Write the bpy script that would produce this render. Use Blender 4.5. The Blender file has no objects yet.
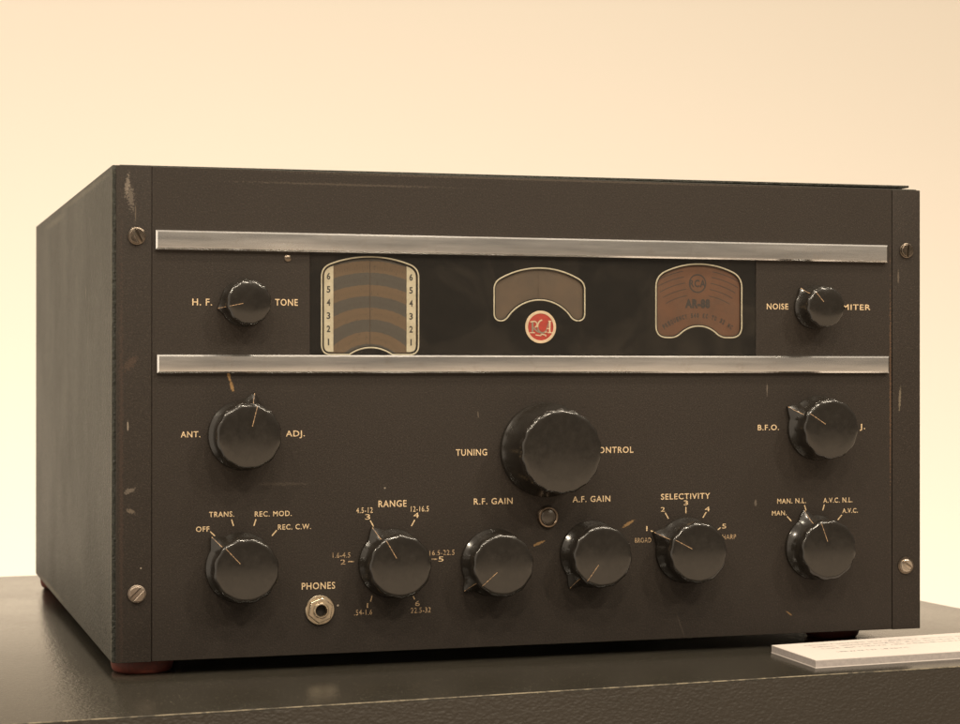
import bpy, bmesh, math, random
from mathutils import Vector, Matrix
R_ = math.radians
S = 0.001                     # everything below is measured in millimetres
scn = bpy.context.scene
col = scn.collection
rng = random.Random(88)

# ------------------------------------------------------------------ camera
cam_d = bpy.data.cameras.new("camera")
cam = bpy.data.objects.new("camera", cam_d)
col.objects.link(cam)
cam_d.sensor_width = 36.0
cam_d.lens = 1979.474 / 960 * 36.0
cam_d.clip_start = 0.05
cam_d.clip_end = 60
cam.matrix_world = (Matrix.Translation((-0.13113, -1.07896, 0.15936))
                    @ Matrix.Rotation(-0.302923, 4, 'Z') @ Matrix.Rotation(-0.000337, 4, 'Y')
                    @ Matrix.Rotation(math.pi / 2 + 0.0031955, 4, 'X'))
cam_d.dof.use_dof = True
cam_d.dof.focus_distance = 1.13
cam_d.dof.aperture_fstop = 22
scn.camera = cam

# ------------------------------------------------------------------ world: dim warm gallery surroundings
w = bpy.data.worlds.new("World")
scn.world = w
w.use_nodes = True
wn, wl = w.node_tree.nodes, w.node_tree.links
bg = wn["Background"]
tc = wn.new("ShaderNodeTexCoord")
sx = wn.new("ShaderNodeSeparateXYZ")
mr = wn.new("ShaderNodeMapRange")
mr.inputs[1].default_value = -1
mr.inputs[2].default_value = 1
rp = wn.new("ShaderNodeValToRGB")
wl.new(tc.outputs["Generated"], sx.inputs[0])
wl.new(sx.outputs[2], mr.inputs[0])
wl.new(mr.outputs[0], rp.inputs[0])
wl.new(rp.outputs[0], bg.inputs[0])
e = rp.color_ramp.elements
BASE = (0.95, 0.81, 0.64)
e[0].position, e[0].color = 0.0, (1.95, 1.46, 0.99, 1)
e[1].position, e[1].color = 1.0, tuple(x * 0.85 for x in BASE) + (1,)
for p_, k_ in ((0.435, 1.9), (0.468, 0.27), (0.56, 0.25), (0.74, 0.62)):
    m = e.new(p_); m.color = tuple(x * k_ for x in BASE) + (1,) if k_ < 1 else e[0].color
side = wn.new("ShaderNodeMapRange")          # the long bright gallery wall on the left
side.inputs[1].default_value = -0.40
side.inputs[2].default_value = -0.75
wl.new(sx.outputs[0], side.inputs[0])
lm = wn.new("ShaderNodeMix"); lm.data_type = 'RGBA'
wl.new(side.outputs[0], lm.inputs[0])
wl.new(rp.outputs[0], lm.inputs[6])
lm.inputs[7].default_value = tuple(x * 1.9 for x in BASE) + (1,)
wl.new(lm.outputs[2], bg.inputs[0])
bg.inputs[1].default_value = 0.68

# ------------------------------------------------------------------ lamps of the gallery
def lamp(name, loc, target, power, size, colr, spread=180):
    d = bpy.data.lights.new(name, 'AREA')
    d.shape = 'DISK'
    d.size = size
    d.energy = power
    d.color = colr
    d.spread = R_(spread)
    o = bpy.data.objects.new(name, d)
    col.objects.link(o)
    o.location = loc
    o.rotation_euler = (Vector(target) - Vector(loc)).to_track_quat('-Z', 'Y').to_euler()
    return o
WARM = (1.0, 0.86, 0.67)
for x_, y_, z_, p_ in ((-1.7, -0.6, 1.7, 3.6), (-1.2, -1.6, 2.1, 3.6), (-0.7, -2.6, 2.1, 4.2), (-0.35, -0.9, 2.2, 2.8), (0.15, -1.7, 2.2, 3.4),
                       (0.5, -2.7, 2.1, 4.2), (0.75, -0.8, 2.1, 2.6), (1.2, -1.8, 2.1, 3.4), (1.8, -2.5, 2.0, 4.0), (1.9, -0.9, 1.9, 2.8)):
    lamp("ceiling_spot", (x_, y_, z_), (0.2, 0.1, 0.1), p_, 0.14, WARM, 80)
wash = lamp("wall_washer", (-0.9, 1.42, -1.0), (-0.9, 2.4, 0.2), 54, 0.2, (1.0, 0.885, 0.785))
wash.data.shape = 'RECTANGLE'
wash.data.size = 8.0
wash.data.size_y = 0.2

scn.view_settings.view_transform = 'Standard'
scn.view_settings.look = 'None'
scn.view_settings.exposure = 0.0
scn.view_settings.gamma = 1.0

# ------------------------------------------------------------------ materials
def mat(name, base, rough=0.5, metal=0.0, coat=0.0, spec=0.5):
    m = bpy.data.materials.new(name)
    m.use_nodes = True
    b = m.node_tree.nodes["Principled BSDF"]
    b.inputs["Base Color"].default_value = (*base, 1)
    b.inputs["Roughness"].default_value = rough
    b.inputs["Metallic"].default_value = metal
    b.inputs["Coat Weight"].default_value = coat
    b.inputs["Specular IOR Level"].default_value = spec
    return m
class NT:
    def __init__(s, m):
        s.m = m; s.n = m.node_tree.nodes; s.l = m.node_tree.links
        s.b = s.n["Principled BSDF"]
        s.tc = s.n.new("ShaderNodeTexCoord").outputs["Object"]
    def val(s, x, sock):
        if hasattr(x, "links"): s.l.new(x, sock)
        else: sock.default_value = x
    def noise(s, scale, detail=4, rough=0.55, vec=None):
        n = s.n.new("ShaderNodeTexNoise")
        n.inputs["Scale"].default_value = scale
        n.inputs["Detail"].default_value = detail
        n.inputs["Roughness"].default_value = rough
        s.l.new(vec or s.tc, n.inputs["Vector"])
        return n.outputs["Fac"]
    def mapping(s, scale=(1, 1, 1), loc=(0, 0, 0), rot=(0, 0, 0)):
        n = s.n.new("ShaderNodeMapping")
        n.inputs["Scale"].default_value = scale
        n.inputs["Location"].default_value = loc
        n.inputs["Rotation"].default_value = rot
        s.l.new(s.tc, n.inputs["Vector"])
        return n.outputs[0]
    def math(s, op, a, b=0.0, c=0.0, clamp=False):
        n = s.n.new("ShaderNodeMath"); n.operation = op; n.use_clamp = clamp
        s.val(a, n.inputs[0]); s.val(b, n.inputs[1]); s.val(c, n.inputs[2])
        return n.outputs[0]
    def ramp(s, fac, stops, interp='LINEAR'):
        n = s.n.new("ShaderNodeValToRGB"); n.color_ramp.interpolation = interp
        el = n.color_ramp.elements
        while len(el) < len(stops): el.new(0.5)
        for q, (p, c) in zip(el, stops):
            q.position = p
            q.color = (*c, 1) if hasattr(c, '__len__') else (c, c, c, 1)
        s.l.new(fac, n.inputs[0])
        return n.outputs[0]
    def mix(s, f, a, b):
        n = s.n.new("ShaderNodeMix"); n.data_type = 'RGBA'
        s.val(f, n.inputs[0])
        for x, i in ((a, 6), (b, 7)):
            if hasattr(x, "links"): s.l.new(x, n.inputs[i])
            else: n.inputs[i].default_value = (*x, 1)
        return n.outputs[2]
    def range(s, v, a, b, c=0.0, d=1.0):
        n = s.n.new("ShaderNodeMapRange")
        s.val(v, n.inputs[0])
        for i, x in enumerate((a, b, c, d)): n.inputs[i + 1].default_value = x
        return n.outputs[0]
    def bump(s, h, strength, dist=0.001, normal=None):
        n = s.n.new("ShaderNodeBump")
        n.inputs["Strength"].default_value = strength
        n.inputs["Distance"].default_value = dist
        s.l.new(h, n.inputs["Height"])
        if normal: s.l.new(normal, n.inputs["Normal"])
        return n.outputs[0]
    def set(s, name, v): s.l.new(v, s.b.inputs[name])
    def sep(s, vec=None):
        n = s.n.new("ShaderNodeSeparateXYZ"); s.l.new(vec or s.tc, n.inputs[0]); return n.outputs
    def blot(s, c, half, ang, plane='XZ', rag=0.7, nscale=900.0):
        """0..1 mask of a ragged elongated mark centred at c (mm) with half axes half (mm)"""
        o = s.sep()
        a, b = (o[0], o[2]) if plane == 'XZ' else (o[1], o[2])
        du = s.math('SUBTRACT', a, c[0] * S); dv = s.math('SUBTRACT', b, c[1] * S)
        ca, sa = math.cos(ang), math.sin(ang)
        p = s.math('MULTIPLY_ADD', du, ca / (half[0] * S), s.math('MULTIPLY', dv, sa / (half[0] * S)))
        q = s.math('MULTIPLY_ADD', du, -sa / (half[1] * S), s.math('MULTIPLY', dv, ca / (half[1] * S)))
        r = s.math('SQRT', s.math('ADD', s.math('MULTIPLY', p, p), s.math('MULTIPLY', q, q)))
        n = s.math('MULTIPLY', s.math('SUBTRACT', s.noise(nscale, 3, 0.65), 0.5), rag * 4)
        return s.range(s.math('ADD', r, n), 1.1, 0.7)

PAINT = (0.0215, 0.0165, 0.0130)
def paint(name, marks=(), base=PAINT, rough=0.56, plane='XZ', streak=False):
    m = mat(name, base, rough, spec=0.22)
    t = NT(m)
    f = t.noise(1000, 3, 0.65)
    g = t.noise(14, 4, 0.6)
    c = t.mix(g, tuple(x * 0.86 for x in base), tuple(x * 1.16 for x in base))
    c = t.mix(t.range(f, .3, .7), tuple(x * .62 for x in base), c)
    sp = t.range(t.noise(1500, 1, 0.5), 0.58, 0.72)
    c = t.mix(t.math('MULTIPLY', sp, 0.5), c, tuple(x * 2.4 for x in base))
    if streak:
        sv = t.mapping((300, 40, 6))
        sk = t.range(t.noise(1.0, 4, 0.65, sv), 0.52, 0.8)
        c = t.mix(t.math('MULTIPLY', sk, 0.12), c, (0.085, 0.078, 0.064))
    if streak:        # coarser crackle of the side sheet
        c = t.mix(t.math('MULTIPLY', t.range(t.noise(300, 4, .7), .50, .66), .45), c, tuple(x * 2.1 for x in base))
    for ctr, half, ang, cc, amt, rag in marks:
        k = t.blot(ctr, half, ang, plane, rag)
        c = t.mix(t.math('MULTIPLY', k, amt), c, cc)
    t.set("Base Color", c)
    t.set("Roughness", t.range(t.math('ADD', g, f), 0.6, 1.4, rough - 0.07, rough + 0.09))
    if streak: f = t.math('ADD', t.math('MULTIPLY', t.noise(380, 3, .6), 2.2), f)
    t.set("Normal", t.bump(f, 0.75 if streak else 0.42, 0.0009 if streak else 0.0004))
    return m
CH = (0.24, 0.20, 0.16); OR = (0.32, 0.19, 0.075); DU = (0.10, 0.08, 0.06)
M_panel = paint("panel_paint", [
    ((61.6, 155.0), (2.6, 0.9), R_(105), OR, .6, .6), ((63.2, 149.6), (3.2, 0.9), R_(105), OR, .55, .8),
    ((241.6, 58.5), (4.0, 0.8), R_(22), OR, .45, .5), ((297.0, 68.6), (4.4, 0.9), R_(28), OR, .45, .5),
    ((386.0, 147.0), (0.4, 4.0), 0, CH, .3, .5), ((378.5, 79.0), (0.9, 2.0), 0, CH, .25, .5),
    ((431.0, 163.0), (6.0, 3.0), .2, DU, .5, .8), ((400.5, 12.4), (2.4, 0.5), R_(-35), OR, .35, .4),
    ((128.0, 262.0), (60.0, .6), 0, DU, .25, .9), ((92.0, 95.4), (14.0, 1.0), 0, DU, .15, .9),
    ((123.0, 27.0), (0.6, 0.6), 0, CH, .8, .3), ((205.0, 133.0), (0.4, 2.0), .1, DU, .6, .4),
    ((150.0, 92.0), (0.6, 0.5), 0, CH, .7, .3), ((330.0, 8.0), (0.4, 9.0), .35, DU, .22, .5),
    ((468.6, 150.0), (0.5, 60.0), 0, (.10, .055, .03), .6, 1.0), ((255.0, 268.0), (150.0, .5), 0, DU, .3, 1.0)])
M_flange = paint("flange_paint", [
    ((8.0, 252.0), (1.9, 6.4), R_(4), (.12, .10, .08), .5, .9), ((6.0, 258.0), (1.2, 6.0), R_(-8), CH, .35, .8),
    ((10.5, 243.0), (.4, 5.0), 0, DU, .5, .4), ((8.0, 162.0), (2.2, 5.0), R_(-40), (.07, .042, .028), .3, .9),
    ((6.5, 128.0), (.4, 3.0), 0, CH, .7, .5), ((7.6, 93.0), (3.2, 1.4), R_(25), CH, .28, .9),
    ((8.2, 82.0), (2.4, 1.2), R_(-15), DU, .8, .9), ((13.6, 51.0), (.5, .5), 0, CH, .9, .2),
    ((3.0, 100.0), (1.0, 120.0), 0, (.05, .03, .022), .3, 1.0),
    ((475.0, 141.0), (.8, 7.5), R_(-3), (.17, .14, .10), .55, .6), ((474.0, 215.0), (.6, 4.0), 0, DU, .6, .6)])
M_side = paint("cabinet_paint", [
    ((120.0, 185.0), (.25, 26.0), R_(12), (.26, .24, .19), .75, .35), ((134.0, 205.0), (.6, 4.0), 0, (.3, .27, .2), .8, .5),
    ((330.0, 262.0), (70.0, 2.2), 0, (.13, .12, .09), .4, .9), ((140.0, 266.0), (120.0, 1.6), 0, (.13, .12, .09), .4, 1.0),
    ((5.3, 134.0), (.45, 400.0), 0, (.22, .20, .16), .8, .12), ((370.0, 2.0), (90.0, 2.0), 0, (.20, .18, .14), .5, .9),
    ((260.0, 140.0), (.4, 16.0), .1, DU, .6, .4), ((60.0, 110.0), (.5, 12.0), -.1, (.14, .13, .1), .6, .5),
    ((420.0, 60.0), (2.0, 2.0), 0, (.16, .15, .11), .5, .7)],
    base=(0.031, 0.0315, 0.026), rough=0.47, plane='YZ', streak=True)
M_dark = mat("gap_shade_black", (0.006, 0.0055, 0.005), 0.7)  # near-black colour put in for the shade inside seams and jack hole

def metal(name, base, rough, stretch=None, dirt=(.16, .11, .07), amt=.35, dr=.25, bmp=.05):
    m = mat(name, base, rough, 1.0)
    t = NT(m)
    v = t.mapping(stretch) if stretch else t.mapping((300, 300, 300))
    n = t.noise(1.0, 5, 0.65, v)
    d = t.range(t.noise(90, 5, 0.7), 0.55, 0.78)
    t.set("Base Color", t.mix(t.math('MULTIPLY', d, amt), t.mix(n, tuple(x * .80 for x in base), base), dirt))
    t.set("Roughness", t.math('ADD', t.range(n, .3, .7, rough * .75, rough * 1.3), t.math('MULTIPLY', d, dr)))
    t.set("Normal", t.bump(n, bmp, 0.0003))
    return m
M_chrome = metal("worn_chrome", (0.93, 0.91, 0.89), 0.225, (6, 120, 90), dirt=(.34, .27, .21), amt=.35, dr=.03, bmp=.004)
M_brass = metal("aged_nickel", (0.55, 0.47, 0.36), 0.30, amt=.5)
M_screw = metal("tarnished_steel", (0.17, 0.14, 0.112), 0.30, dirt=(.05, .03, .02), amt=.75)
M_bush = metal("browned_brass", (0.21, 0.16, 0.12), 0.38, dirt=(.05, .03, .02), amt=.5)

M_bake = mat("black_bakelite", (0.013, 0.0115, 0.010), 0.22, 0, 0.0, 0.55)
t = NT(M_bake)
k = t.noise(260, 5, 0.7)
t.set("Roughness", t.range(k, .3, .75, .10, .28))
t.set("Base Color", t.mix(t.noise(120, 4, .6), (.009, .0078, .0066), (.016, .0135, .011)))
t.set("Normal", t.bump(t.noise(140, 3, .5), .05, .0005))

def ink(name, a, b, lo=.42, hi=.62, scale=1300):
    m = mat(name, a, .6)
    t = NT(m)
    t.set("Base Color", t.mix(t.range(t.noise(scale, 4, .7), lo, hi), a, b))
    return m
M_text = ink("cream_lettering", (0.55, 0.415, 0.25), (0.33, 0.235, 0.135))
M_worn = ink("worn_lettering", (0.44, 0.30, 0.165), (0.10, 0.07, 0.042), .42, .60)
M_line = ink("pointer_ink", (0.40, 0.25, 0.13), (0.09, 0.06, 0.04), .38, .62, 700)
M_cream = ink("dial_cream", (0.35, 0.315, 0.24), (0.27, 0.24, 0.175), .35, .7, 300)
M_numeral = mat("numeral_black", (0.02, 0.017, 0.014), .6)
M_red = ink("emblem_red", (0.27, 0.019, 0.010), (0.20, 0.016, 0.010), .4, .7, 500)
M_gilt = metal("emblem_gilt", (0.58, 0.46, 0.33), 0.36, amt=.2)
M_gilt.node_tree.nodes["Principled BSDF"].inputs["Metallic"].default_value = 0.35
M_dialink = mat("dial_ink", (0.04, 0.025, 0.016), .6)
M_maskp = mat("dial_mask_black", (0.011, 0.010, 0.009), .45, spec=.12)
t = NT(M_maskp)
t.set("Base Color", t.mix(t.noise(60, 5, .7), (.005, .0046, .0042), (.012, .010, .0085)))

# printed scale of concentric bands
M_bands = mat("banded_scale", (.1, .06, .03), .55)
t = NT(M_bands)
o = t.sep()
dx = t.math('SUBTRACT', o[0], .1416); dz = t.math('SUBTRACT', o[2], .149)
rr = t.math('SQRT', t.math('ADD', t.math('MULTIPLY', dx, dx), t.math('MULTIPLY', dz, dz)))
BRN, GRY = (.074, .046, .024), (.038, .032, .026)
fac = t.range(rr, .0, .08)
f2 = t.math('ADD', fac, t.math('MULTIPLY', t.math('SUBTRACT', t.noise(500, 3, .6), .5), .012))
bands = t.ramp(f2, [(0, GRY), (23.8 / 80, BRN), (30.8 / 80, GRY), (37.8 / 80, BRN), (44.3 / 80, GRY),
                    (50.8 / 80, BRN), (56.9 / 80, GRY), (63.9 / 80, BRN), (70.5 / 80, GRY)], 'CONSTANT')
ang = t.math('ARCTAN2', dx, dz)
st = t.math('FRACT', t.math('MULTIPLY', ang, 46.0))
tick = t.math('MULTIPLY', t.math('LESS_THAN', st, .16),
              t.math('LESS_THAN', t.math('FRACT', t.math('MULTIPLY', rr, 152.0)), .30))
blk = t.range(t.noise(620, 2, .5), .60, .68)
tk = t.math('MAXIMUM', t.math('MULTIPLY', tick, .55), t.math('MULTIPLY', blk, .50))
t.set("Base Color", t.mix(tk, bands, (.022, .015, .010)))
M_amber = ink("amber_scale", (0.066, 0.042, 0.025), (0.042, 0.029, 0.019), .25, .75, 60)
M_russet = ink("russet_scale", (0.084, 0.031, 0.011), (0.050, 0.021, 0.009), .25, .75, 55)

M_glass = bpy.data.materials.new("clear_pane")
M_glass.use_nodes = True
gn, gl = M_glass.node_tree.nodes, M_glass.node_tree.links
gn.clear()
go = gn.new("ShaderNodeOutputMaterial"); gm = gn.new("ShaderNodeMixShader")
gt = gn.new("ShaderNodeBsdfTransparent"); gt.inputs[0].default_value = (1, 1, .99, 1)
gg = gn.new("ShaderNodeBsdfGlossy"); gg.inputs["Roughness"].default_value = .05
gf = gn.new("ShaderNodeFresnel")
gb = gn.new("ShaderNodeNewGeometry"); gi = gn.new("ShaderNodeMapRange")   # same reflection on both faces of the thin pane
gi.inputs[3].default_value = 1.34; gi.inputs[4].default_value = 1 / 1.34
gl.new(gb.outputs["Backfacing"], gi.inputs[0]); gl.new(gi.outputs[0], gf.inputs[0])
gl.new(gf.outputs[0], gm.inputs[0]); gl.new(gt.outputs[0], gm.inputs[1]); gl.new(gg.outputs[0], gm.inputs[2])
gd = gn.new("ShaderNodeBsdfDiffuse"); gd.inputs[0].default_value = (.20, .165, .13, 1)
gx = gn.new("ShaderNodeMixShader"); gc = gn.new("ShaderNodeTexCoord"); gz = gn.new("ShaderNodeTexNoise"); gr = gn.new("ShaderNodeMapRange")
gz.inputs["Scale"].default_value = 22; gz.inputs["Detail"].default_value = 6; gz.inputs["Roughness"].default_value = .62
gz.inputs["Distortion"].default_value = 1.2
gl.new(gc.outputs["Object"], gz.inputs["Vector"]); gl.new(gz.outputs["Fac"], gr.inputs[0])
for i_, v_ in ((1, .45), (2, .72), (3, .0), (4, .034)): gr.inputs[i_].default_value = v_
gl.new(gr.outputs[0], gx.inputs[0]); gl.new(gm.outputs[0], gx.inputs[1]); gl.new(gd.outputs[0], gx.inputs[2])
gl.new(gx.outputs[0], go.inputs[0])

M_rubber = ink("red_rubber", (0.12, 0.022, 0.012), (0.07, 0.016, 0.010), .4, .7, 400)

# ------------------------------------------------------------------ helpers
def link(name, mesh, mats, parent=None, loc=(0, 0, 0)):
    o = bpy.data.objects.new(name, mesh)
    col.objects.link(o)
    for m in (mats if isinstance(mats, (list, tuple)) else [mats]):
        mesh.materials.append(m)
    if parent: o.parent = parent
    o.location = loc
    return o
def finish(bm, name, ang=32, smooth=True):
    """bmesh in millimetres -> mesh in metres, smooth with sharp creases"""
    bmesh.ops.recalc_face_normals(bm, faces=bm.faces)
    bmesh.ops.scale(bm, vec=(S, S, S), verts=bm.verts)
    for f in bm.faces: f.smooth = smooth
    for ed in bm.edges:
        if len(ed.link_faces) == 2: ed.smooth = ed.calc_face_angle(0) < R_(ang)
    me = bpy.data.meshes.new(name)
    bm.to_mesh(me); bm.free()
    return me
def box(bm, x0, x1, y0, y1, z0, z1, bevel=0, seg=2, mi=0):
    r = bmesh.ops.create_cube(bm, size=1)
    bmesh.ops.scale(bm, vec=(x1 - x0, y1 - y0, z1 - z0), verts=r['verts'])
    bmesh.ops.translate(bm, vec=((x0 + x1) / 2, (y0 + y1) / 2, (z0 + z1) / 2), verts=r['verts'])
    fs = {f for v in r['verts'] for f in v.link_faces}
    for f in fs: f.material_index = mi
    if bevel:
        bmesh.ops.bevel(bm, geom=list({ed for f in fs for ed in f.edges}), offset=bevel, segments=seg,
                        affect='EDGES', profile=.6)
def lathe(bm, prof, n=64, ctr=(0, 0), rfun=None, mi=0, cap=True):
    """rings round the -Y axis; prof = [(h, r)], h towards the viewer"""
    rings = []
    for i, (h, r) in enumerate(prof):
        ring = []
        for k in range(n):
            a = 2 * math.pi * k / n
            q = rfun(i, a, h, r) if rfun else r
            ring.append(bm.verts.new((ctr[0] + q * math.sin(a), -h, ctr[1] + q * math.cos(a))))
        rings.append(ring)
    for a, b in zip(rings, rings[1:]):
        for k in range(n):
            f = bm.faces.new((a[k], a[(k + 1) % n], b[(k + 1) % n], b[k])); f.material_index = mi
    if cap:
        f = bm.faces.new(rings[-1]); f.material_index = mi
def merge_mesh(bm, me, mi=0):
    n0 = len(bm.faces)
    bm.from_mesh(me)
    bm.faces.ensure_lookup_table()
    for f in bm.faces[n0:]: f.material_index = mi
    bpy.data.meshes.remove(me)
def from_curve(cu, y=0.0):
    o = bpy.data.objects.new("tmp", cu)
    me = bpy.data.meshes.new_from_object(o)
    bpy.data.objects.remove(o); bpy.data.curves.remove(cu)
    for v in me.vertices:
        x, yy, z = v.co
        v.co = (x, y - z, yy)
    return me
def plate(loops, y, thick=0.0, bevel=0.0):
    """filled flat plate (mm) in the panel plane, with holes by even-odd; front face at y"""
    cu = bpy.data.curves.new("tmp", 'CURVE'); cu.dimensions = '2D'; cu.fill_mode = 'BOTH'
    for lp in loops:
        sp = cu.splines.new('POLY'); sp.points.add(len(lp) - 1); sp.use_cyclic_u = True
        for p, q in zip(sp.points, lp): p.co = (q[0], q[1], 0, 1)
    cu.extrude = max(0, thick / 2 - bevel)
    if bevel: cu.bevel_depth = bevel; cu.bevel_resolution = 2; cu.offset = -bevel
    return from_curve(cu, y + thick / 2)
def wire(loop, y, rad, flat=0.3, cyclic=True):
    cu = bpy.data.curves.new("tmp", 'CURVE'); cu.dimensions = '3D'
    sp = cu.splines.new('POLY'); sp.points.add(len(loop) - 1); sp.use_cyclic_u = cyclic
    for p, q in zip(sp.points, loop): p.co = (q[0], q[1], 0, 1)
    cu.bevel_depth = rad; cu.bevel_resolution = 2; cu.use_fill_caps = True
    me = from_curve(cu, 0)
    for v in me.vertices: v.co.y = y + v.co.y * flat
    return me
def text_mesh(s, u0, u1, v, h, y=-.05, bold=.02, shear=0.0):
    """lettering fitted between u0 and u1 on baseline v with capital height h"""
    cu = bpy.data.curves.new("tmp", 'FONT'); cu.body = s; cu.size = 1.0; cu.offset = bold; cu.resolution_u = 3; cu.space_character = 1.13
    me = from_curve(cu, 0)
    xs = [q.co.x for q in me.vertices]; a, b = min(xs), max(xs)
    c2 = bpy.data.curves.new("tmp", 'FONT'); c2.body = "H"; c2.size = 1.0; c2.offset = bold
    mh = from_curve(c2, 0)
    ch = max(q.co.z for q in mh.vertices); bpy.data.meshes.remove(mh)
    for q in me.vertices:
        q.co = (u0 + (q.co.x - a) / (b - a) * (u1 - u0), y, v + q.co.z / ch * h)
    return me
def bar2(p, q, wd):
    dx, dy = q[0] - p[0], q[1] - p[1]; L = math.hypot(dx, dy); nx, ny = -dy / L * wd / 2, dx / L * wd / 2
    return [(p[0] + nx, p[1] + ny), (p[0] - nx, p[1] - ny), (q[0] - nx, q[1] - ny), (q[0] + nx, q[1] + ny)]
def flat_poly(bm, pts, y, mi=0):
    f = bm.faces.new([bm.verts.new((p[0], y, p[1])) for p in pts]); f.material_index = mi
    if f.calc_area() and f.normal.y > 0: f.normal_flip()
def arc3(a, b, c, n=24):
    ax, ay = a; bx, by = b; cx, cy = c
    d = 2 * (ax * (by - cy) + bx * (cy - ay) + cx * (ay - by))
    ux = ((ax * ax + ay * ay) * (by - cy) + (bx * bx + by * by) * (cy - ay) + (cx * cx + cy * cy) * (ay - by)) / d
    uy = ((ax * ax + ay * ay) * (cx - bx) + (bx * bx + by * by) * (ax - cx) + (cx * cx + cy * cy) * (bx - ax)) / d
    r = math.hypot(ax - ux, ay - uy)
    t0 = math.atan2(ay - uy, ax - ux); t1 = math.atan2(cy - uy, cx - ux); tm = math.atan2(by - uy, bx - ux)
    w = lambda x: (x + math.pi) % (2 * math.pi) - math.pi
    d0 = w(tm - t0); d1 = w(t1 - tm)
    tot = d0 + d1
    return [(ux + r * math.cos(t0 + tot * i / n), uy + r * math.sin(t0 + tot * i / n)) for i in range(n + 1)]
def rounded(pts):
    """pts = [(u, v, radius)]; rounds each corner that has a radius"""
    out = []
    n = len(pts)
    for i in range(n):
        p = Vector(pts[i][:2]); r = pts[i][2] if len(pts[i]) > 2 else 0
        if not r: out.append(tuple(p)); continue
        a = (Vector(pts[i - 1][:2]) - p); b = (Vector(pts[(i + 1) % n][:2]) - p)
        la, lb = a.length, b.length
        # long way round arcs: walk along neighbours until distance r is reached
        def walk(step):
            j, prev, acc = i, p, 0.0
            while True:
                j = (j + step) % n
                nx = Vector(pts[j][:2]); seg = (nx - prev).length
                if acc + seg >= r: return prev + (nx - prev) * ((r - acc) / seg), j
                acc += seg; prev = nx
        A, ja = walk(-1); B, jb = walk(1)
        out.append(('cut', i, ja, jb, A, p, B))
    skip = set()
    for q in out:
        if q[0] == 'cut':
            _, i, ja, jb, A, p, B = q
            j = (ja + 1) % n
            while j != i: skip.add(j); j = (j + 1) % n
            j = (i + 1) % n
            while j != jb: skip.add(j); j = (j + 1) % n
    res = []
    for idx, q in enumerate(out):
        if q[0] == 'cut':
            _, i, ja, jb, A, p, B = q
            for k in range(9):
                s = k / 8
                res.append(tuple(A * (1 - s) ** 2 + p * (2 * s * (1 - s)) + B * s * s))
        elif idx not in skip: res.append(q)
    return res
def inset(loop, d):
    n = len(loop); out = []
    area = sum(loop[i - 1][0] * loop[i][1] - loop[i][0] * loop[i - 1][1] for i in range(n))
    sg = 1 if area > 0 else -1
    for i in range(n):
        a = Vector(loop[i - 1]); b = Vector(loop[(i + 1) % n]); tv = (b - a).normalized()
        out.append((loop[i][0] - tv.y * d * sg, loop[i][1] + tv.x * d * sg))
    return out
def tag(o, label, cat, group=None, kind=None):
    o["label"] = label
    o["category"] = cat
    if group: o["group"] = group
    if kind: o["kind"] = kind
    return o

# ================================================================== setting
TZ = -8.0
bm = bmesh.new()
vs = [bm.verts.new(p) for p in ((-5000, 2400, -1300), (7000, 2400, -1300), (7000, 2400, 2600), (-5000, 2400, 2600),
                                (-5000, 2520, -1300), (7000, 2520, -1300), (7000, 2520, 2600), (-5000, 2520, 2600))]
for f in ((0, 1, 2, 3), (5, 4, 7, 6), (1, 5, 6, 2), (4, 0, 3, 7), (3, 2, 6, 7), (4, 5, 1, 0)):
    bm.faces.new([vs[i] for i in f])
M_wall = mat("wall_plaster", (0.82, 0.78, 0.70), .85)
t = NT(M_wall); t.set("Normal", t.bump(t.noise(120, 3, .6), .08, .001))
o = link("wall", finish(bm, "wall", smooth=False), M_wall); o["kind"] = "structure"

# the plinth, turned about three degrees against the receiver
th = R_(3.0)
M_ptop = mat("plinth_top_paint", (0.040, 0.037, 0.030), .3, spec=.6)
t = NT(M_ptop)
n1 = t.noise(420, 4, .6); n2 = t.noise(9, 4, .6)
sp = t.range(t.noise(900, 2, .5), .66, .74)
t.set("Base Color", t.mix(t.math('MULTIPLY', sp, .8), t.mix(n2, (.021, .0185, .0145), (.030, .027, .0215)), (.20, .18, .13)))
t.set("Roughness", t.range(t.math('ADD', n1, n2), .7, 1.3, .10, .20))
t.set("Normal", t.bump(n1, .20, .0008))
M_pfront = mat("plinth_front_paint", (0.048, 0.042, 0.034), .55, spec=.25)
t = NT(M_pfront)
vn = t.n.new("ShaderNodeTexVoronoi"); vn.feature = 'SMOOTH_F1'; vn.inputs["Scale"].default_value = 430
t.l.new(t.mapping((1, 1, 1.7)), vn.inputs["Vector"])
h = t.math('ADD', vn.outputs["Distance"], t.math('MULTIPLY', t.noise(380, 4, .6), 1.4))
t.set("Normal", t.bump(h, .45, .0010))
t.set("Base Color", t.mix(t.noise(12, 4, .6), (.020, .0165, .0125), (.027, .022, .017)))
M_pedge = ink("plinth_worn_edge", (0.20, 0.17, 0.12), (0.045, 0.039, 0.03), .44, .60, 110)
plinth = bpy.data.objects.new("display_plinth", None)
col.objects.link(plinth)
plinth.location = (0.244, 0.23, -1.05)
plinth.rotation_euler.z = th
tag(plinth, "low black display plinth with a pebbled painted front under the radio", "plinth")
def top_local(bm): pass
bm = bmesh.new()     # local: x -352..352, y -338..338 about the plinth centre
HX, HY, ZT = 352.0, 337.0, 1050.0 + TZ
box(bm, -HX, HX, -HY, HY, ZT - 18, ZT, .5, 2, 0)
for f in bm.faces:
    if 0.05 < abs(f.normal.z) < .98 and f.calc_center_median().z > ZT - 3: f.material_index = 1
link("tabletop", finish(bm, "tabletop"), [M_ptop, M_pedge], plinth)
bm = bmesh.new()
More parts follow.
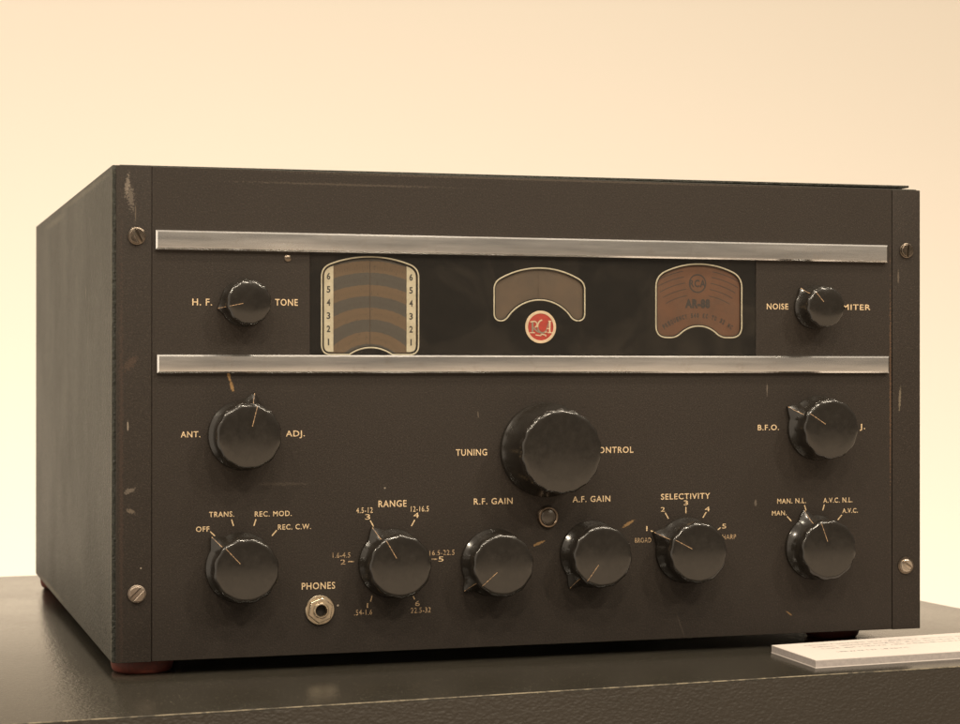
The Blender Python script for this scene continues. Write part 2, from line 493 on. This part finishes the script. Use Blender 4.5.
box(bm, -HX + .6, HX - .6, -HY + .6, HY - .6, 0, ZT - 18.2, .6)
link("body", finish(bm, "body"), M_pfront, plinth)
bm = bmesh.new()
box(bm, -HX - 1.2, HX + 1.2, -HY - 1.2, -HY - .3, 0, ZT - .9, .3)
link("front_panel", finish(bm, "front_panel"), M_pfront, plinth)

# ================================================================== radio receiver
L0 = Vector((244.5, 240.0, TZ)) * S
radio = bpy.data.objects.new("radio_receiver", None)
col.objects.link(radio)
radio.location = L0
tag(radio, "black metal communications radio receiver with round knobs and two chrome strips", "radio")
def part(name, mesh, mats, parent=None):
    """top parts carry the offset back to scene coordinates, sub-parts inherit it"""
    if parent: return link(name, mesh, mats, parent)
    return link(name, mesh, mats, radio, -L0)

W, H, D = 489.0, 269.0, 492.0
bm = bmesh.new()
box(bm, -1.7, W + .4, 4.1, D, -0.4, H + .6, 1.1, 3)
cabinet = part("cabinet", finish(bm, "cabinet"), M_side)
bm = bmesh.new()      # hinged lid, sprung a little at its right end
box(bm, 3.0, W - 3.0, 8.0, D - 6, 0, 1.4, .4)
for v in bm.verts: v.co.z += H - .2 + 2.0 * max(0, v.co.x / W)
part("lid", finish(bm, "lid"), M_side)

# front panel with the dial opening, and its two side flanges
OU0, OU1, OV0, OV1 = 107.0, 378.8, 160.0, 230.0
bm = bmesh.new()
merge_mesh(bm, plate([[(19.5, .2), (469.6, .2), (469.6, H - .1), (19.5, H - .1)],
                      [(OU0, OV0), (OU1, OV0), (OU1, OV1), (OU0, OV1)]], 0, 3.2, .35))
panel = part("front_panel", finish(bm, "front_panel"), M_panel)
for u0, u1, zz in ((.4, 19.3, 0), (469.95, W, -.4)):
    bm = bmesh.new()
    box(bm, u0, u1, -.15, 3.3, .0, H + zz, .45, 3)
    part("side_flange", finish(bm, "side_flange"), M_flange)
bm = bmesh.new()
box(bm, 18.0, 471.0, 3.3, 3.8, 1.8, H - 1.6)
part("seam_shade_sheet", finish(bm, "seam_shade_sheet"), M_dark, panel)  # added sheet, coloured dark so the flange seams look shaded

# chrome strips
def strip(u0, u1, v0, v1):
    bm = bmesh.new()
    vs = []
    for (a, b, c, d, y) in ((u0, u1, v0, v1, -.05), (u0, u1, v0, v1, -2.4), (u0 + .9, u1 - .9, v0 + .9, v1 - .9, -3.2),
                            (u0 + 1.5, u1 - 1.5, v0 + 1.5, v1 - 1.5, -3.25)):
        vs.append([bm.verts.new((x, y, z)) for x, z in ((a, c), (b, c), (b, d), (a, d))])
    for p, q in zip(vs, vs[1:]):
        for k in range(4): bm.faces.new((p[k], p[(k + 1) % 4], q[(k + 1) % 4], q[k]))
    bm.faces.new(vs[-1])
    part("chrome_strip", finish(bm, "chrome_strip", ang=12), M_chrome)
strip(21.2, 465.4, 223.9, 234.3)
strip(22.0, 466.4, 156.7, 166.7)

# ---- dial window
d1 = rounded([(169.9, 167.0, 5.5)] + [(q[0], q[1]) for q in arc3((154.6, 167.0), (141.8, 171.0), (129.6, 167.0), 14)]
             + [(113.8, 167.0, 5.5), (113.8, 215.4, 5.0)] + arc3((114.2, 215.6), (141.6, 222.0), (169.5, 215.9), 24)
             + [(169.9, 215.6, 5.0)])
d2 = rounded([(270.1, 209.0, 4.0), (270.1, 186.8, 4.6), (263.0, 186.9, 3.4)]
             + arc3((260.8, 190.2), (241.8, 198.8), (223.8, 189.8), 20)
             + [(221.6, 186.5, 3.4), (214.8, 186.4, 4.6), (214.8, 208.6, 4.0)]
             + arc3((215.2, 208.8), (242.0, 217.2), (269.7, 209.2), 24))
d3 = rounded([(369.8, 213.5, 6.0), (369.8, 177.6, 7.0), (356.4, 177.6, 3.5)]
             + arc3((354.6, 179.0), (341.7, 184.4), (329.2, 178.9), 14)
             + [(327.4, 177.5, 3.5), (314.7, 177.5, 7.0), (314.7, 213.2, 6.0)]
             + arc3((315.1, 213.4), (341.8, 221.1), (369.4, 213.7), 24))
dials = (d1, d2, d3)
bm = bmesh.new()
merge_mesh(bm, plate([[(OU0 - .0, OV0 + .0), (OU1, OV0), (OU1, OV1), (OU0, OV1)]] + [inset(d, .9) for d in dials], .75, .6))
mask = part("dial_mask", finish(bm, "dial_mask"), M_maskp)
for d in dials:
    bm = bmesh.new(); merge_mesh(bm, wire(d, .72, .42, .3))
    part("dial_border", finish(bm, "dial_border"), M_cream, mask)
def lettering(items, mats, parent, name="lettering"):
    bm = bmesh.new()
    for me, mi in items: merge_mesh(bm, me, mi)
    return part(name, finish(bm, name, smooth=False), mats, parent)
def scale_plate(d, mt):
    us = [q[0] for q in d]; vv = [q[1] for q in d]
    bm = bmesh.new(); box(bm, min(us) - .3, max(us) + .3, 1.65, 2.2, min(vv) - .3, max(vv) + .3)
    return part("dial_scale", finish(bm, "dial_scale"), mt, mask)
scale_plate(d1, M_bands); scale_plate(d2, M_amber); scale_plate(d3, M_russet)
# numbered cream strips of the band scale
din = inset(d1, 1.5)
for u0, u1 in ((115.3, 120.6), (163.0, 168.4)):
    lp = []
    for i in range(len(din)):       # clip the dial outline to the strip
        p, q = din[i - 1], din[i]
        for edge in (u0, u1):
            if (p[0] - edge) * (q[0] - edge) < 0:
                s = (edge - p[0]) / (q[0] - p[0]); lp.append((edge, p[1] + s * (q[1] - p[1])))
        if u0 <= q[0] <= u1: lp.append(q)
    cx = sum(q[0] for q in lp) / len(lp); cy = sum(q[1] for q in lp) / len(lp)
    lp.sort(key=lambda q: math.atan2(q[1] - cy, (q[0] - cx) * 5))
    bm = bmesh.new(); merge_mesh(bm, plate([lp], 1.25, .3))
    part("scale_strip", finish(bm, "scale_strip", smooth=False), M_cream, mask)
    c = (u0 + u1) / 2 - .1
    its = []
    for k in range(6):
        v = 172.3 + k * 7.35
        wd = .42 if k == 0 else 1.05
        its.append((text_mesh(str(k + 1), c - wd, c + wd, v, 3.6, 1.21, .03), 0))
    lettering(its, [M_numeral], mask, "scale_numerals")
for p_, q_, w_ in (((141.8, 172.0), (141.8, 221.0), .28), ((241.9, 199.5), (241.9, 216.4), .22)):
    bm = bmesh.new(); flat_poly(bm, bar2(p_, q_, w_), 1.45)
    part("hairline", finish(bm, "hairline"), M_dialink, mask)
# faded print of the right dial
its = []
bm = bmesh.new()
for k, r in enumerate((57.0, 53.6, 50.0, 46.3, 42.4)):
    cx, cy = 341.8, 160.5
    for a0, a1 in ((-29, -9.5), (9.5, 29)):
        pts = []
        for i in range(15):
            a = R_(a0 + (a1 - a0) * i / 14); pts.append((cx + r * math.sin(a), cy + r * math.cos(a)))
        for p, q in zip(pts, pts[1:]): flat_poly(bm, bar2(p, q, .38), 1.61)
ring = [(341.6 + 5.6 * math.cos(a * math.pi / 20), 209.6 + 5.6 * math.sin(a * math.pi / 20)) for a in range(40)]
merge_mesh(bm, plate([ring, [(341.6 + (q[0] - 341.6) * .86, 209.6 + (q[1] - 209.6) * .86) for q in ring]], 1.60, 0))
merge_mesh(bm, text_mesh("RCA", 336.4, 346.8, 207.6, 4.2, 1.59, .03))
merge_mesh(bm, text_mesh("AR-88", 333.6, 349.6, 195.4, 5.0, 1.59, .06))
s = "FREQUENCY 540 KC TO 32 MC"
for i, chx in enumerate(s):
    if chx == " ": continue
    a = R_(-35 + 70 * i / (len(s) - 1)); r = 36.5; cx, cy = 341.8, 153.0
    wd = .35 if chx in "1I" else .68
    me = text_mesh(chx, -wd, wd, 0, 2.6, 1.59, .06)
    for v in me.vertices:
        x, z = v.co.x, v.co.z
        v.co.x = cx + r * math.sin(a) + x * math.cos(a) + z * math.sin(a)
        v.co.z = cy + r * math.cos(a) - x * math.sin(a) + z * math.cos(a)
    merge_mesh(bm, me)
part("dial_print", finish(bm, "dial_print", smooth=False), mat("faded_dial_ink", (.016, .011, .009), .6), mask)
# round emblem
EC = (242.9, 183.2)
circ = lambda r, n=56: [(EC[0] + r * math.cos(2 * math.pi * i / n), EC[1] + r * math.sin(2 * math.pi * i / n)) for i in range(n)]
bm = bmesh.new()
merge_mesh(bm, plate([circ(9.2)], .45, .29), 0)
merge_mesh(bm, plate([circ(9.4), circ(7.75)], .25, .48, .1), 1)
def stroke(pts, w0, y=1.0, mi=1):
    for p, q in zip(pts, pts[1:]):
        merge_mesh(bm, plate([bar2((EC[0] + p[0], EC[1] + p[1]), (EC[0] + q[0], EC[1] + q[1]), w0)], y, .16), mi)
def earc(cx, cy, rx, ry, a0, a1, n=9):
    return [(cx + rx * math.cos(R_(a0 + (a1 - a0) * i / n)), cy + ry * math.sin(R_(a0 + (a1 - a0) * i / n))) for i in range(n + 1)]
stroke([(-5.0, 3.0), (-5.0, -3.2)], 1.1, 0.320, 2)                               # R
stroke([(-6.4, 2.9), (-4.4, 3.2)] + earc(-4.1, 1.5, 1.8, 1.75, 88, -70), .75, 0.300)
stroke([(-4.6, -.2), (-2.2, -2.6), (-.6, -3.2)], .85, 0.330, 2)
stroke([(-6.6, -3.3), (-3.6, -3.3)], .6, 0.290)
stroke(earc(1.1, .3, 3.0, 3.7, 95, 185), .85, 0.280)                               # C
stroke(earc(1.1, .3, 3.0, 3.7, 185, 318), .95, 0.310, 2)
stroke([(5.5, 3.4), (5.5, -3.2)], .95, 0.300)                                      # A
stroke([(5.3, 3.4), (3.0, -3.0)], .6, 0.340, 2)
stroke([(3.6, -.9), (5.6, -.9)], .6, 0.285)
stroke([(4.6, 3.4), (6.6, 3.4)], .6, 0.275)
stroke([(4.3, -3.2), (6.8, -3.2)], .6, 0.270)
stroke([(2.4, -2.9), (3.9, -2.9)], .5, 0.270)
stroke([(-3.2, -4.6), (.2, -5.0), (.2, -4.1), (3.3, -4.7), (2.9, -5.5)], .62, 0.260)  # bolt
part("emblem", finish(bm, "emblem"), [M_red, M_gilt, mat("emblem_gilt_shade", (.16, .13, .10), .45)], mask)  # grey strokes: shaded sides of the relief letters put into the colour
bm = bmesh.new()
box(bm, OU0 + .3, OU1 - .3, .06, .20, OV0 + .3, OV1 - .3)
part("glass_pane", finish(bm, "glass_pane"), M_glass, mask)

# ---- panel lettering, one mesh per control
T = -.06
TK = .62
def words(ws, ticks=(), worn=(), wornticks=()):
    its = [(text_mesh(s, a, b, v, h, T, bd), 0) for s, a, b, v, h, bd in ws]
    its += [(text_mesh(s, a, b, v, h, T, bd), 1) for s, a, b, v, h, bd in worn]
    for me, mi in its:
        bm = bmesh.new(); merge_mesh(bm, me)
        part("lettering", finish(bm, "lettering", smooth=False), (M_text, M_worn)[mi], panel)
    for tk, mt in ((ticks, M_text), (wornticks, M_worn)):
        for a, b, c, d in tk:
            bm = bmesh.new(); flat_poly(bm, bar2((a, b), (c, d), TK), T)
            part("tick_mark", finish(bm, "tick_mark", smooth=False), mt, panel)
B, N = .010, .002
words([("H. F.", 41.4, 52.2, 193.8, 3.6, B), ("TONE", 87.3, 100.1, 194.1, 3.6, B)])
words([("NOISE", 385.8, 399.9, 194.8, 3.4, B), ("LIMITER", 430.6, 455.0, 194.9, 3.3, B)])
words([("ANT.", 35.1, 45.8, 121.7, 3.2, B), ("ADJ.", 93.4, 104.1, 121.6, 3.2, B)])
words([("B.F.O.", 379.9, 393.8, 122.5, 3.2, B), ("AD", 439.7, 445.6, 122.6, 3.1, B), ("J.", 447.7, 451.4, 122.6, 3.1, B)])
words([("TUNING", 191.7, 210.3, 109.7, 3.6, B), ("CONTROL", 274.6, 300.1, 110.1, 3.5, B)])
words([("R.F. GAIN", 202.4, 225.7, 81.7, 3.4, B)])
words([("A.F. GAIN", 262.3, 285.7, 81.8, 3.4, B)])
words([("OFF", 43.5, 50.9, 70.0, 2.8, B), ("TRANS.", 50.7, 64.5, 77.9, 2.8, B), ("REC. MOD.", 76.0, 96.7, 77.6, 2.8, B),
       ("REC. C.W.", 89.0, 107.6, 70.1, 2.8, B)],
      [(51.4, 69.9, 54.4, 67.0), (63.1, 76.3, 64.2, 72.8), (76.7, 76.2, 75.5, 72.5), (88.3, 69.8, 85.6, 66.8)])
words([("PHONES", 102.4, 121.4, 36.5, 3.7, B)])
words([("RANGE", 146.3, 162.7, 81.4, 3.6, B), ("4.5-12", 133.5, 143.0, 78.3, 3.0, N), ("3", 138.6, 141.5, 74.6, 2.9, N),
       ("12-16.5", 165.2, 175.7, 78.4, 3.0, N), ("4", 166.7, 169.9, 74.9, 2.9, N), ("5", 181.4, 184.4, 49.8, 2.8, N)],
      [(141.6, 74.0, 143.5, 70.5), (167.5, 73.8, 165.5, 70.3)],
      [("1.6-4.5", 120.0, 130.1, 53.6, 2.8, N), ("2", 124.5, 127.3, 49.8, 2.7, N), ("16.5-22.5", 176.2, 190.9, 53.4, 2.8, N),
       ("1", 139.6, 140.4, 25.1, 2.6, N), (".54-1.6", 132.4, 142.7, 21.1, 3.0, N), ("6", 167.7, 170.5, 25.1, 2.9, N),
       ("22.5-32", 165.3, 176.9, 21.2, 2.9, N)],
      [(128.8, 51.3, 132.4, 51.2), (177.3, 51.3, 180.6, 51.2), (142.7, 32.0, 141.8, 28.5), (166.6, 30.7, 167.5, 28.8)])
words([("SELECTIVITY", 317.5, 348.9, 82.3, 3.3, B), ("3", 332.0, 334.8, 78.7, 2.7, N), ("2", 317.4, 320.0, 75.2, 2.6, N),
       ("4", 345.6, 348.7, 74.8, 2.7, N), ("1", 308.2, 309.0, 64.1, 2.8, N), ("5", 356.7, 359.3, 64.4, 2.7, N)],
      [(333.4, 77.6, 333.4, 73.9), (320.2, 74.5, 322.3, 71.0), (346.4, 74.3, 344.3, 71.0), (311.0, 64.2, 314.2, 62.9),
       (353.9, 63.7, 355.7, 64.9)],
      [("BROAD", 301.1, 311.3, 57.3, 2.8, N), ("SHARP", 355.0, 365.7, 57.9, 2.8, N)])
words([("MAN. N.L.", 392.7, 411.7, 78.4, 2.9, B), ("A.V.C. N.L.", 423.2, 442.8, 78.3, 2.9, B), ("MAN.", 389.2, 398.8, 71.4, 2.7, B),
       ("A.V.C.", 436.0, 446.4, 71.9, 2.7, B)],
      [(399.1, 70.7, 402.0, 67.7), (410.7, 77.1, 411.7, 73.9), (423.9, 77.2, 422.8, 73.7), (435.6, 70.7, 433.0, 67.8)])

# ---- knobs
def make_knob(name, RS, RC, TIP, HT, lobes, h_body, pointer=True, base_h=2.2, taper=.86, n=240):
    """skirted knob: skirt body (the part), fluted cap and painted pointer lines (its sub-parts)"""
    hb = HT - h_body                       # height where the cap starts
    rt = RS * taper
    prof = [(.05, RS - .5), (.5, RS), (base_h - .5, RS), (base_h - .1, RS - .12), (base_h + .2, RS - .4)]
    for i in range(1, 9):                  # concave flare of the skirt
        s = i / 8; prof.append((base_h + .2 + (hb - 1.0 - base_h) * s, RS - .4 + (rt - RS + .4) * (1 - (1 - s) ** 2.5)))
    prof += [(hb - .4, rt - 1.2), (hb + .6, rt - 1.4)]
    ext = TIP - RS
    def beak(i, a, h, r):
        if not pointer or i >= len(prof) - 2: return r
        d = abs((a + math.pi) % (2 * math.pi) - math.pi)
        g = max(0.0, 1 - d / R_(17))
        hh = max(0.0, (h - base_h) / (hb - base_h))
        return r + ext * (1 - hh) ** 2.2 * g ** 1.25
    bm = bmesh.new()
    lathe(bm, prof, n, (0, 0), beak)
    knob = part(name, finish(bm, name, 38), M_bake)
    fl = lambda a: .5 - .5 * math.cos(lobes * a)
    cp = [(hb, RC - 2.0, .6), (hb + .1, RC - .5, 1), (hb + .6, RC, 1), (HT - 2.3, RC, 1), (HT - 1.35, RC - .2, .8),
          (HT - .65, RC - .65, .45), (HT - .2, RC - 1.3, .2), (HT + .05, RC - 2.1, .05), (HT + .22, RC - 3.2, 0), (HT + .42, RC * .66, 0),
          (HT + .66, RC * .42, 0), (HT + .82, RC * .2, 0), (HT + .86, RC * .04, 0)]
    amp = .46 if RC > 14 else .32
    bm = bmesh.new()
    lathe(bm, [(h, r) for h, r, _ in cp], n, (0, 0), lambda i, a, h, r: r - amp * 1.5 * cp[i][2] * fl(a) ** 1.4)
    cap = link("cap", finish(bm, "cap", 42), M_bake, knob)
    if pointer:
        bm = bmesh.new()
        hw = .17
        def ribbon(pts):
            prev = None
            for h, r in pts:
                cur = (bm.verts.new((-hw, -h, r)), bm.verts.new((hw, -h, r)))
                if prev: bm.faces.new((prev[0], prev[1], cur[1], cur[0]))
                prev = cur
        ribbon([(h + .1, r + ext * (1 - max(0.0, (h - base_h) / (hb - base_h))) ** 2.2 + .12) for h, r in prof[4:12]])
        ribbon([(HT - .12, RC - 1.3), (HT + .12, RC - 2.1), (HT + .29, RC - 3.2), (HT + .49, RC * .66), (HT + .73, RC * .42), (HT + .80, RC * .30)])
        link("pointer_line", finish(bm, "pointer_line", smooth=False), M_line, knob)
    return knob
def put(k, u, v, ang):
    k.location = Vector((u * S, 0, v * S)) - L0
    k.rotation_euler.y = R_(ang)
def dup(k):
    c = k.copy(); col.objects.link(c)
    for ch in list(k.children):
        d = ch.copy(); col.objects.link(d); d.parent = c
    return c
big = make_knob("control_knob", 19.5, 18.2, 24.2, 20.0, 12, 4.8, taper=.72)
for i, (u, v, a) in enumerate(((69.3, 122.6, 15), (418.7, 123.4, -57), (67.9, 49.8, -43), (154.1, 49.6, -30), (214.0, 48.4, -131),
                               (273.8, 51.6, -144), (333.3, 52.2, -62), (417.2, 51.7, -19))):
    put(big if i == 0 else dup(big), u, v, a)
small = make_knob("control_knob", 13.3, 12.5, 15.4, 17.0, 12, 4.2, base_h=2.0, taper=.76)
put(small, 69.9, 195.3, -102)
put(dup(small), 416.9, 196.1, -40)
tune = make_knob("tuning_knob", 27.3, 24.2, 27.3, 30.0, 18, 6.0, False, 3.0, .75)
put(tune, 245.3, 112.5, 0)

# ---- corner screws
def screw(u, v, ang, rad, washer, mt):
    bm = bmesh.new()
    lathe(bm, [(.1, rad * 1.12), (.5, rad * 1.1), (.7, rad * .98)], 40, (0, 0))
    for sgn in (-1, 1):
        half = [(rad * math.cos(R_(a)), sgn * rad * math.sin(R_(a))) for a in range(11, 170, 6)]
        merge_mesh(bm, plate([half], -2.1, 1.5, .55))
    me = finish(bm, "screw", 40)
    sc = link("screw", me, mt, radio, Vector((u * S, -.0003, v * S)) - L0)
    sc.rotation_euler.y = R_(ang)
    if washer:
        bm = bmesh.new()
        lathe(bm, [(.05, rad * 1.38), (.5, rad * 1.34), (.62, rad * 1.2), (.62, rad * 1.0)], 40, (0, 0), cap=False)
        link("washer", finish(bm, "washer", 40), M_screw, sc)
screw(11.2, 231.0, 62, 4.3, False, M_screw)
screw(479.4, 231.5, 92, 4.1, False, M_screw)
screw(11.4, 37.2, -45, 4.4, False, metal("dull_screw_steel", (.29, .24, .20), .42, dirt=(.15, .09, .06), amt=.6))
screw(478.8, 39.0, 35, 3.9, True, metal("plain_screw_steel", (.56, .49, .41), .30, dirt=(.06, .04, .03), amt=.7))

# ---- headphone jack
JU, JV = 112.6, 24.9
bm = bmesh.new()
lathe(bm, [(.1, 8.2), (.9, 8.2), (1.2, 7.9), (1.2, 5.0)], 56, (JU, JV), cap=False)
jack = part("phone_jack", finish(bm, "phone_jack", 30), M_brass)
bm = bmesh.new()
hexa = [(JU + 7.3 * math.cos(R_(60 * i + 20)), JV + 7.3 * math.sin(R_(60 * i + 20))) for i in range(6)]
merge_mesh(bm, plate([hexa, [(JU + 4 * math.cos(R_(12 * i)), JV + 4 * math.sin(R_(12 * i))) for i in range(30)]], -3.4, 2.2, .5))
part("hex_nut", finish(bm, "hex_nut", 30), M_brass, jack)
bm = bmesh.new()
lathe(bm, [(.5, 4.3), (4.4, 4.3), (4.8, 3.9), (4.8, 3.45), (4.4, 3.15), (-1.0, 3.1)], 44, (JU, JV), cap=False)
part("bushing", finish(bm, "bushing", 40), M_brass, jack)
bm = bmesh.new()
lathe(bm, [(.25, 3.3), (.3, 3.2)], 32, (JU, JV))
part("socket", finish(bm, "socket"), M_dark, jack)

# ---- small plugged bushing under the tuning knob
BU, BV = 246.8, 73.6
bm = bmesh.new()
lathe(bm, [(.05, 6.3), (1.9, 6.1), (2.5, 5.7), (2.6, 5.0), (2.1, 4.5), (1.2, 4.3)], 48, (BU, BV), cap=False)
bz = part("locking_bushing", finish(bm, "locking_bushing", 40), M_bush)
bm = bmesh.new()
lathe(bm, [(1.3, 4.5), (2.1, 4.4), (2.5, 3.9), (2.8, 2.6), (2.95, 1.2), (3.0, .3)], 40, (BU, BV))
part("plug", finish(bm, "plug", 40), mat("plug_paint", (.050, .040, .031), .32), bz)
bm = bmesh.new()
lathe(bm, [(.05, 2.0), (.5, 1.9), (.9, 1.3), (1.0, .3)], 24, (94.4, 220.3))
part("rivet", finish(bm, "rivet"), M_screw)

# ---- rubber feet
for cx, cy in ((17.5, 24.0), (449.5, 40.0), (16.5, 462.0), (470.0, 462.0)):
    bm = bmesh.new()
    rings = []
    for z, r in ((-.45, 17.0), (-3.0, 17.2), (-6.0, 16.6), (-7.4, 15.6), (-8.0, 14.2)):
        rings.append([bm.verts.new((cx + r * math.sin(2 * math.pi * k / 48), cy + r * math.cos(2 * math.pi * k / 48), z)) for k in range(48)])
    for a, b in zip(rings, rings[1:]):
        for k in range(48): bm.faces.new((a[k], a[(k + 1) % 48], b[(k + 1) % 48], b[k]))
    bm.faces.new(rings[-1]); bm.faces.new(rings[0])
    part("rubber_foot", finish(bm, "rubber_foot", 40), M_rubber)

# ================================================================== information card
card = bpy.data.objects.new("information_card", None)
col.objects.link(card)
CL = Vector((455.0, -40.0, TZ)) * S
card.location = CL
tag(card, "thick white foam board caption card lying on the plinth before the radio", "caption card")
quad = [(377.7, -79.5), (545.0, -66.5), (556.0, 3.0), (380.5, -17.5)]
def slab(name, z0, z1, grow, mt, parent):
    c = (455.0, -40.0)
    bm = bmesh.new()
    pts = [(c[0] + (x - c[0]) * grow, c[1] + (y - c[1]) * grow) for x, y in quad]
    a = [bm.verts.new((x, y, z0)) for x, y in pts]; b = [bm.verts.new((x, y, z1)) for x, y in pts]
    bm.faces.new(a[::-1]); bm.faces.new(b)
    for k in range(4): bm.faces.new((a[k], a[(k + 1) % 4], b[(k + 1) % 4], b[k]))
    return link(name, finish(bm, name, smooth=False), mt, parent, -CL)
M_paper = mat("white_paper", (.60, .545, .51), .6)
slab("paper_backing", TZ + .02, TZ + .45, 1.003, M_paper, card)
slab("foam_core", TZ + .46, TZ + 4.1, 1.0, ink("foam_grey", (.36, .32, .305), (.30, .27, .26), .4, .6, 500), card)
face = slab("paper_face", TZ + 4.11, TZ + 4.5, 1.001, M_paper, card)
bm = bmesh.new()
ux = Vector((0.9957, .0925)); vy = Vector((-.0925, .9957))
def glyph(o2, hgt):
    wd = hgt * rng.uniform(.45, .75)
    segs = []
    for _ in range(rng.choice((2, 3, 3))):
        x = rng.choice((0, .5, 1)); segs.append(((x, 0), (x + rng.uniform(-.2, .2), rng.choice((.65, 1)))))
    segs.append(((0, rng.choice((0, .5, 1))), (1, rng.choice((0, .5, .9)))))
    for p, q in segs:
        if math.hypot((p[0] - q[0]) * wd, (p[1] - q[1]) * hgt) < .15: continue
        P = [(p[0] * wd, p[1] * hgt), (q[0] * wd, q[1] * hgt)]
        vs = []
        for x, y in bar2(P[0], P[1], .32):
            g = o2 + ux * x + vy * y; vs.append(bm.verts.new((g.x, g.y, TZ + 4.53)))
        f = bm.faces.new(vs); f.normal_update()
        if f.normal.z < 0: f.normal_flip()
    return wd
for row, (start, length) in enumerate((((398, -27.0), 150), ((400, -34.5), 150), ((402, -42.0), 120), ((405, -55.0), 46))):
    o2 = Vector(start); x = 0.0
    while x < length:
        for _ in range(rng.randint(3, 9)):
            x += glyph(o2 + ux * x, 3.0) + .75
            if x > length: break
        x += 2.0
lk = link("printed_lines", finish(bm, "printed_lines", smooth=False), mat("grey_print", (.20, .20, .21), .7), face)
lk["label"] = "faint grey printed caption lines"
